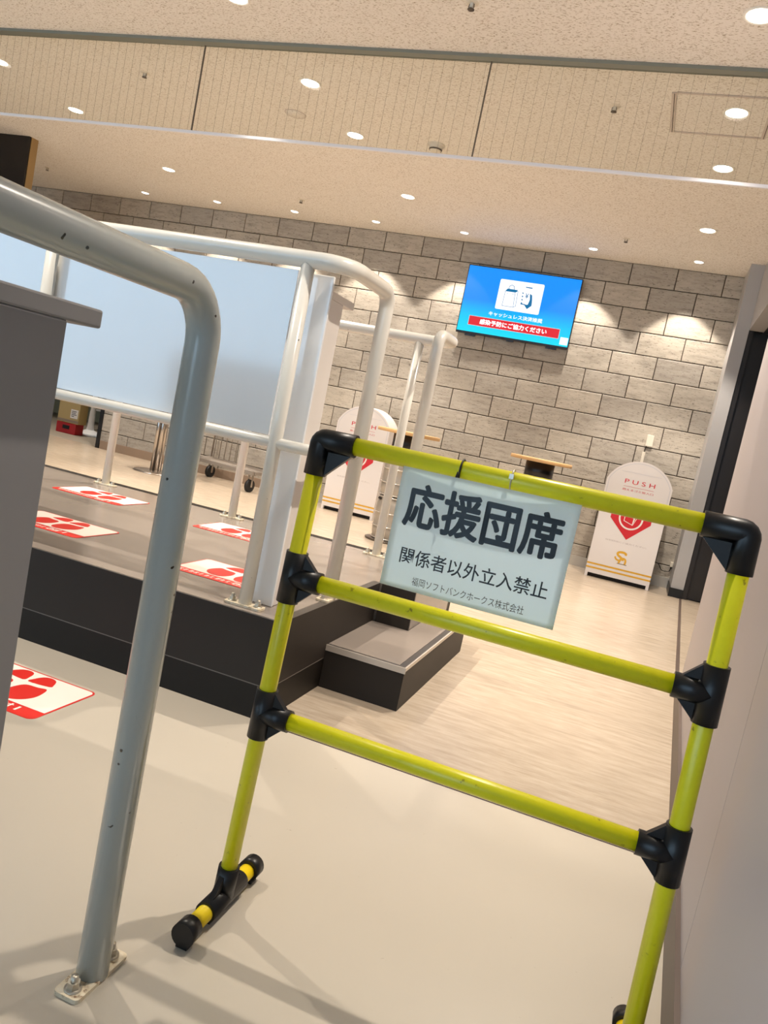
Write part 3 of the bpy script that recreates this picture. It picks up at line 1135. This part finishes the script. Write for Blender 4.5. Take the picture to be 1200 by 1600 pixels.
# ================================================================== LITTER BINS
def litter_bin(label, xc, yf, depth):
    w, zs, zt = 0.268, 0.862, 1.045
    t = thing('litter_bin', (xc, yf + depth / 2, 0), label, 'litter bin', 'white arched litter bins')
    rad = (w * w + (zt - zs) ** 2) / (2 * (zt - zs))
    a0 = math.asin(w / rad)
    cz = zt - rad
    top = [(xc + rad * math.sin(a0 - 2 * a0 * i / 24), cz + rad * math.cos(a0 - 2 * a0 * i / 24)) for i in range(25)]
    part('body', prism([(xc - w, .034), (xc + w, .034)] + top, yf, yf + depth), 'bin_white', t)
    for s in (-1, 1):
        part('foot', box(xc + s * w - (.024 if s > 0 else 0), xc + s * w + (.024 if s < 0 else 0), yf, yf + depth, 0, .034), 'bin_white', t)
    part('underside', box(xc - w + .024, xc + w - .024, yf + .03, yf + depth, .001, .034), 'bin_dark', t)
    y = yf - .0006
    # swing flap outline and seam
    rr = rad - .018
    aa = math.asin((w - .018) / rr)
    o = [(xc + rr * math.sin(aa - 2 * aa * i / 24), y, cz + rr * math.cos(aa - 2 * aa * i / 24)) for i in range(25)]
    bm = bm_new()
    ribbon(bm, [(xc + w - .018, .70)] + [(p[0], p[2]) for p in o] + [(xc - w + .018, .70)], .004, y)
    ribbon(bm, [(xc - .165, .942), (xc + .165, .942)], .002, y)
    part('flap_seam', bm, 'outline_grey', t)
    text_on_y('push_lettering', 'P U S H', 'print_red', t, xc - .120, xc + .127, .846, .882, y, .004)
    part('rule_line', box(xc - .122, xc + .126, y - .0002, y, .8205, .8225), 'print_red', t)
    text_on_y('caption', '燃えるゴミ投入口', 'print_red', t, xc - .126, xc + .127, .785, .803, y)
    pent = part('home_plate_mark', prism([(xc - .166, .70), (xc - .166, .537), (xc, .376), (xc + .166, .537), (xc + .166, .70)], y - .0004, y), 'print_red', t)
    rg = bm_new()
    ribbon(rg, [(xc + .093 * math.cos(k * math.pi / 20), .562 + .093 * math.sin(k * math.pi / 20)) for k in range(40)], .014, y - .0008, True)
    part('ring', rg, 'print_white', pent)
    ic = bm_new()
    B = lambda pts: ribbon(ic, [(xc + u, .562 + v) for u, v in pts], .006, y - .0009, True)
    B([(-.052, .026), (-.052, -.030), (.020, -.054), (.024, .004)])
    B([(.030, .008), (.026, -.050), (.046, .012), (.048, .036)])
    B([(-.048, .033), (-.018, .050), (.044, .044), (.022, .012)])
    part('box_icon', ic, 'print_white', pent)
    text_on_y('small_print', '分別回収にご協力ください。', 'print_grey', t, xc - .166, xc + .178, .338, .352, y)
    # gold monogram
    lg = bm_new()
    ox, oz = xc - .004, .214

    def stroke(pts, w=.013, lay=0):
        P = [Vector((ox + u, 0, oz + v)) for u, v in pts]
        sm = []
        for i in range(len(P) - 1):
            p0, p1, p2, p3 = P[max(i - 1, 0)], P[i], P[i + 1], P[min(i + 2, len(P) - 1)]
            for q in (0, .25, .5, .75):
                v = .5 * (2 * p1 + (p2 - p0) * q + (2 * p0 - 5 * p1 + 4 * p2 - p3) * q * q + (3 * p1 - p0 - 3 * p2 + p3) * q ** 3)
                sm.append((v.x, v.z))
        sm.append((P[-1].x, P[-1].z))
        ribbon(lg, sm, w, y - .0004 - .0001 * lay)
    stroke([(.030, .030), (.032, .042), (.014, .050), (-.016, .049), (-.034, .038), (-.030, .022), (-.008, .008), (.014, -.008), (.016, -.020)], .019, 0)
    stroke([(-.050, .004), (-.042, -.012), (-.024, -.022), (-.006, -.022)], .014, 1)
    stroke([(.006, .008), (-.004, -.020), (-.012, -.046)], .016, 2)
    stroke([(.002, -.010), (.020, .000), (.036, -.006), (.042, -.026), (.038, -.046)], .016, 3)
    part('emblem', lg, 'print_gold', t, label='gold interlaced S and h emblem')
    part('emblem_foot', box(ox - .024, ox + .056, y - .0006, y, oz - .052, oz - .0475), 'print_olive', t)
    for z in (.117, .082):
        part('stripe', box(xc - w, xc + w, y - .0003, y, z - .0075, z + .0065), 'print_gold', t)
    return t


litter_bin('white arched litter bin on the right, below the wall socket box', -0.045, 6.95, 0.34)
litter_bin('white arched litter bin behind the railing post, left of the keg table', -2.597, 7.03, 0.27)


# ================================================================== KEG TABLES
def keg_table(label, x, y):
    t = thing('keg_table', (x, y, 0), label, 'table', 'standing tables made of kegs')
    c = (x, y, 0)
    part('floor_disc', lathe([(0.0, 0), (.185, 0), (.185, .012), (.175, .016), (0, .016)], c, 36), 'base_dark', t)
    for z0 in (.016, .372):
        h = .352
        k = part('keg', lathe([(0, z0), (.128, z0), (.134, z0 + .006), (.134, z0 + .035), (.140, z0 + .05), (.142, z0 + .1), (.140, z0 + .105), (.140, z0 + .21), (.142, z0 + .215), (.140, z0 + h - .055),
                               (.134, z0 + h - .045), (.134, z0 + h - .006), (.128, z0 + h), (0, z0 + h)], c, 36), 'keg_steel', t)
        for zr in (z0 + .008, z0 + .105, z0 + .215, z0 + h - .010):
            bm = bm_new()
            rr = .138 if zr in (z0 + .008, z0 + h - .010) else .145
            add_tube(bm, [(x + rr * math.cos(q * math.pi / 18), y + rr * math.sin(q * math.pi / 18), zr) for q in range(36)], .0048, 8, closed=True)
            part('rib', bm, 'keg_rib', k)
        for ang in (-2.45, .7):
            bm = bm_new()
            pts = []
            for q in range(9):
                a = ang - .24 + .06 * q
                pts.append((x + .1335 * math.cos(a), y + .1335 * math.sin(a), z0 + h - .030))
            add_tube(bm, pts, [.005, .009, .011, .011, .011, .011, .011, .009, .005], 8)
            part('hand_hole', bm, 'bin_dark', k)
    part('neck', lathe([(0, .724), (.118, .724), (.118, .872), (0, .872)], c, 36), 'neck_black', t)
    part('table_top', lathe([(0, .872), (.250, .872), (.253, .875), (.253, .897), (.250, .900), (0, .900)], c, 48), 'wood_top', t)
    return t


keg_table('keg standing table with wooden top beside the left litter bin', -1.845, 6.06)
keg_table('keg standing table mostly hidden behind the hanging notice', -0.835, 6.55)

# ================================================================== WALL SCREEN
tv = thing('wall_screen', (-1.46, YW - .05, 1.9), 'wall-mounted screen showing a blue hygiene and cashless notice', 'screen')
tx0, tx1, tz0, tz1, ty = -1.992, -0.928, 1.905, 2.537, 7.34
part('housing', box(tx0, tx1, ty, ty + .035, tz0, tz1, .004, 2), 'tv_black', tv)
part('mount', box(-1.75, -1.17, ty + .035, YW - .012, 2.05, 2.40), 'tv_black', tv)
part('foot_bracket', box(-1.90, -1.80, ty + .004, ty + .03, tz0 - .018, tz0), 'tv_black', tv)
part('foot_bracket', box(-1.13, -1.03, ty + .004, ty + .03, tz0 - .018, tz0), 'tv_black', tv)
part('sensor_tab', box(-1.50, -1.43, ty + .002, ty + .02, tz0 - .012, tz0 + .002), 'tv_black', tv)
sc = part('display', box(tx0 + .008, tx1 - .008, ty - .001, ty, tz0 + .020, tz1 - .008), 'tv_screen', tv)
part('white_card', prism(rrect(-1.667, -1.256, 2.169, 2.443, .014, 5), ty - .0016, ty - .001), 'tv_card', sc)
bm = bm_new()
y = ty - .0022
for loop in ([(-1.602, 2.340), (-1.510, 2.340), (-1.500, 2.204), (-1.606, 2.204)], [(-1.510, 2.340), (-1.486, 2.352), (-1.480, 2.216), (-1.500, 2.204)]):
    ribbon(bm, loop, .0035, y, True)
ribbon(bm, [(-1.575, 2.36), (-1.572, 2.388), (-1.552, 2.400), (-1.530, 2.392), (-1.522, 2.355)], .0045, y)
add_prism(bm, [(-1.604, 2.338), (-1.586, 2.364), (-1.486, 2.362), (-1.506, 2.338)], y - .0003, y)
add_box(bm, -1.580, -1.576, y - .0004, y, 2.314, 2.326)
add_box(bm, -1.530, -1.526, y - .0004, y, 2.314, 2.326)
part('bag_icon', bm, 'tv_teal', sc)
bm = bm_new()
add_prism(bm, [(-1.372, 2.345), (-1.350, 2.335), (-1.340, 2.290), (-1.335, 2.240), (-1.372, 2.205), (-1.404, 2.240), (-1.372, 2.246), (-1.362, 2.290)], y - .0003, y)
add_prism(bm, [(-1.425, 2.402), (-1.358, 2.402), (-1.362, 2.392), (-1.420, 2.394)], y - .0003, y)
for k in range(4):
    add_prism(bm, [(-1.442 + .002 * k, 2.352 - .030 * k), (-1.430 + .002 * k, 2.344 - .030 * k), (-1.432 + .002 * k, 2.334 - .030 * k), (-1.444 + .002 * k, 2.340 - .030 * k)], y - .0003, y)
add_prism(bm, [(-1.440, 2.250), (-1.392, 2.246), (-1.394, 2.238), (-1.438, 2.240)], y - .0003, y)
part('hand_phone_icon', bm, 'tv_teal', sc)
text_on_y('yen_mark', '¥', 'tv_teal', sc, -1.412, -1.380, 2.300, 2.345, y, .01)
text_on_y('upper_caption', 'キャッシュレス決済推奨', 'tv_white', sc, -1.712, -1.208, 2.100, 2.138, ty - .0016, .022)
part('red_banner_edge', box(-1.890, -1.031, ty - .0014, ty - .001, 1.986, 2.075), 'tv_pinkish', sc)
part('red_banner', box(-1.886, -1.035, ty - .0018, ty - .0014, 1.990, 2.071), 'tv_red', sc)
text_on_y('banner_lettering', '感染予防にご協力ください', 'tv_white', sc, -1.779, -1.149, 2.008, 2.054, ty - .0022, .04)
part('corner_square', box(-1.013, -.942, ty - .0016, ty - .001, 1.940, 2.006), 'tv_card', sc)

# socket box, conduit and cable above the right bin
wb = thing('socket_box', (-.048, YW - .02, 1.245), 'white socket box with conduit on the wall above the right bin', 'socket box')
part('cover', box(-.079, -.018, YW - .045, YW - .011, 1.195, 1.297, .003, 1), 'device_white', wb)
part('cable', tube([(-.068, YW - .02, 1.196), (-.072, YW - .022, 1.165), (-.074, YW - .02, 1.140)], .004, 8), 'cable_black', wb)
part('conduit', box(-.088, -.062, YW - .030, YW - .011, .40, 1.142, .003, 1), 'device_white', wb)
pl = thing('wall_plug', (.375, YW - .05, .21), 'white plug with black cord beside the grey pier', 'plug')
part('plug_body', box(.366, .3895, YW - .045, YW - .011, .196, .240, .003, 1), 'device_white', pl)
part('cord', tube(fillet([(.378, YW - .03, .198), (.372, YW - .03, .150), (.305, YW - .035, .146), (.270, YW - .04, .20), (.215, YW - .04, .215)], [.02, .03, .03], 5), .0035, 8), 'cable_black', pl)

# ================================================================== FAR LEFT THINGS
pt = thing('pedestal_table', (-4.49, 6.62, 0), 'steel pedestal table with round base, seen under the railing panel', 'table')
part('base', lathe([(0, 0), (.21, 0), (.21, .006), (.20, .014), (.07, .022), (0, .022)], (-4.49, 6.62, 0), 40), 'stainless', pt)
bm = bm_new()
for a in range(4):
    q = math.pi / 4 + a * math.pi / 2
    add_tube(bm, [(-4.49 + .034 * math.cos(q), 6.62 + .034 * math.sin(q), .02), (-4.49 + .034 * math.cos(q), 6.62 + .034 * math.sin(q), .88)], .020, 14)
part('column', bm, 'stainless', pt)
part('table_top', lathe([(0, .88), (.28, .88), (.285, .885), (.285, .905), (0, .905)], (-4.49, 6.62, 0), 40), 'wood_top', pt)

ct = thing('mesh_cart', (-3.93, 7.08, 0), 'low steel mesh cart on black casters against the tiled wall', 'cart', rotz=math.radians(-9))
dx, dy, dz = .43, .19, .20
bm = bm_new()
for s in (-1, 1):
    add_box(bm, -dx, dx, s * dy - .012, s * dy + .012, dz - .022, dz + .012)
    add_box(bm, s * dx - .012, s * dx + .012, -dy + .012, dy - .012, dz - .022, dz + .012)
part('deck_frame', bm, 'cart_steel', ct, local=True)
bm = bm_new()
for k in range(-10, 22):
    a = (-dx + k * .055, -dy)
    for sg in (1, -1):
        p0 = Vector((a[0], -dy * sg, dz + .006 + .003 * sg))
        p1 = Vector((a[0] + .22, dy * sg, dz + .006 + .003 * sg))
        if p0.x < -dx:
            u = (-dx - p0.x) / (p1.x - p0.x)
            if u >= 1:
                continue
            p0 = p0.lerp(p1, u)
        if p1.x > dx:
            u = (dx - p0.x) / (p1.x - p0.x)
            if u <= 0:
                continue
            p1 = p0.lerp(p1, u)
        add_tube(bm, [p0, p1], .0028, 5)
part('deck_mesh', bm, 'cart_steel', ct, local=True)
for sx_ in (-1, 1):
    for sy_ in (-1, 1):
        cx, cyy = sx_ * (dx - .06), sy_ * (dy - .05)
        c = part('caster', box(cx - .035, cx + .035, cyy - .03, cyy + .03, dz - .032, dz - .022), 'stainless', ct, local=True)
        bm = bm_new()
        add_tube(bm, [(cx - .016, cyy, .062), (cx + .016, cyy, .062)], .062, 24)
        part('wheel', bm, 'rubber', c, local=True)
        bm = bm_new()
        for s in (-1, 1):
            add_box(bm, cx + s * .022 - .002, cx + s * .022 + .002, cyy - .014, cyy + .014, .05, dz - .032)
        part('fork', bm, 'stainless', c, local=True)
bm = bm_new()
for u in (-.43, -.40, -.33, -.26, -.19, -.12, -.05, .02):
    add_tube(bm, [(u, dy, dz), (u, dy, .95)], .004 if u > -.42 else .009, 8)
add_tube(bm, [(-.43, dy, .95), (.02, dy, .95)], .009, 8)
part('wire_back', bm, 'cart_steel', ct, local=True)

single('cardboard_carton', box(-6.98, -6.66, 8.05, 8.20, .135, .42, .003, 1), 'cardboard', 'brown cardboard carton with white label on red crate', 'carton', loc=(-6.76, 8.22, .135))
cart_o = bpy.data.objects['cardboard_carton']
lb = part('label_sheet', box(-6.79, -6.68, 8.048, 8.0497, .20, .31), 'sticker_white', cart_o, label='white printed label')
bm = bm_new()
for k, zz in enumerate((.282, .262, .242, .222)):
    add_box(bm, -6.775, -6.775 + (.07, .06, .075, .04)[k], 8.0468, 8.048, zz, zz + .008)
part('print_lines', bm, 'bag_navy', lb)
part('tape', box(-6.98, -6.66, 8.0485, 8.0498, .145, .175), 'skirt_tan', cart_o)
cr = thing('plastic_crate', (-6.78, 8.22, 0), 'red plastic crate under the cardboard carton', 'crate')
part('shell', box(-6.98, -6.69, 8.05, 8.20, 0, .133, .006, 2), 'crate_red', cr)
part('hand_hole', box(-6.88, -6.78, 8.045, 8.052, .055, .10, .0, 1), 'bin_dark', cr)

sl = thing('downlight', (-6.9, 8.0, 2.6), 'unseen downlight added to light the store room', 'light', 'large recessed ceiling downlights')  # added lamp, out of view, brightens the store room
for nm, me in (('trim_ring', ring_me), ('lens', disc_me)):
    o = bpy.data.objects.new(nm, me)
    col.objects.link(o)
    o.parent = sl
lo = bpy.data.objects.new('beam', big_light)
col.objects.link(lo)
lo.parent = sl
lo.location = (0, 0, -0.008)

sn = thing('plastic_stanchion', (-6.775, 8.43, 0), 'white plastic stanchion with round base in the doorway', 'stanchion')
part('base', lathe([(0, 0), (.20, 0), (.205, .015), (.19, .035), (.08, .055), (.055, .07), (0, .07)], (-6.775, 8.43, 0), 36), 'stanchion_white', sn)
part('post', lathe([(.052, .06), (.040, .12), (.036, .30), (.030, .34), (.030, .90), (.0, .90)], (-6.775, 8.43, 0), 24), 'stanchion_white', sn)
part('cap', lathe([(0, .90), (.042, .90), (.046, .93), (.035, .96), (0, .97)], (-6.775, 8.43, 0), 24), 'stanchion_white', sn)

sh = thing('storage_rack', (-6.6, 9.3, 0), 'dark metal rack with navy sacks deep in the store room', 'rack')
for x in (-7.3, -6.2):
    for y in (9.1, 9.5):
        part('upright', box(x - .015, x + .015, y - .015, y + .015, 0, 1.6), 'skirt_black', sh)
for z in (.28, .8):
    part('shelf', box(-7.3, -6.2, 9.1, 9.5, z, z + .02), 'keg_rib', sh)
for x, wd, lab in ((-7.05, .36, 'left navy sack on the floor under the dark rack'), (-6.62, .40, 'middle navy sack on the floor under the dark rack')):
    bm = box(x - wd / 2, x + wd / 2, 9.13, 9.45, 0, .24, .05, 3)
    for v in bm.verts:
        v.co.x += .02 * math.sin(v.co.z * 40)
    single('sack', bm, 'bag_navy', lab, 'sack', 'navy sacks under the rack', loc=(x, 9.29, 0))
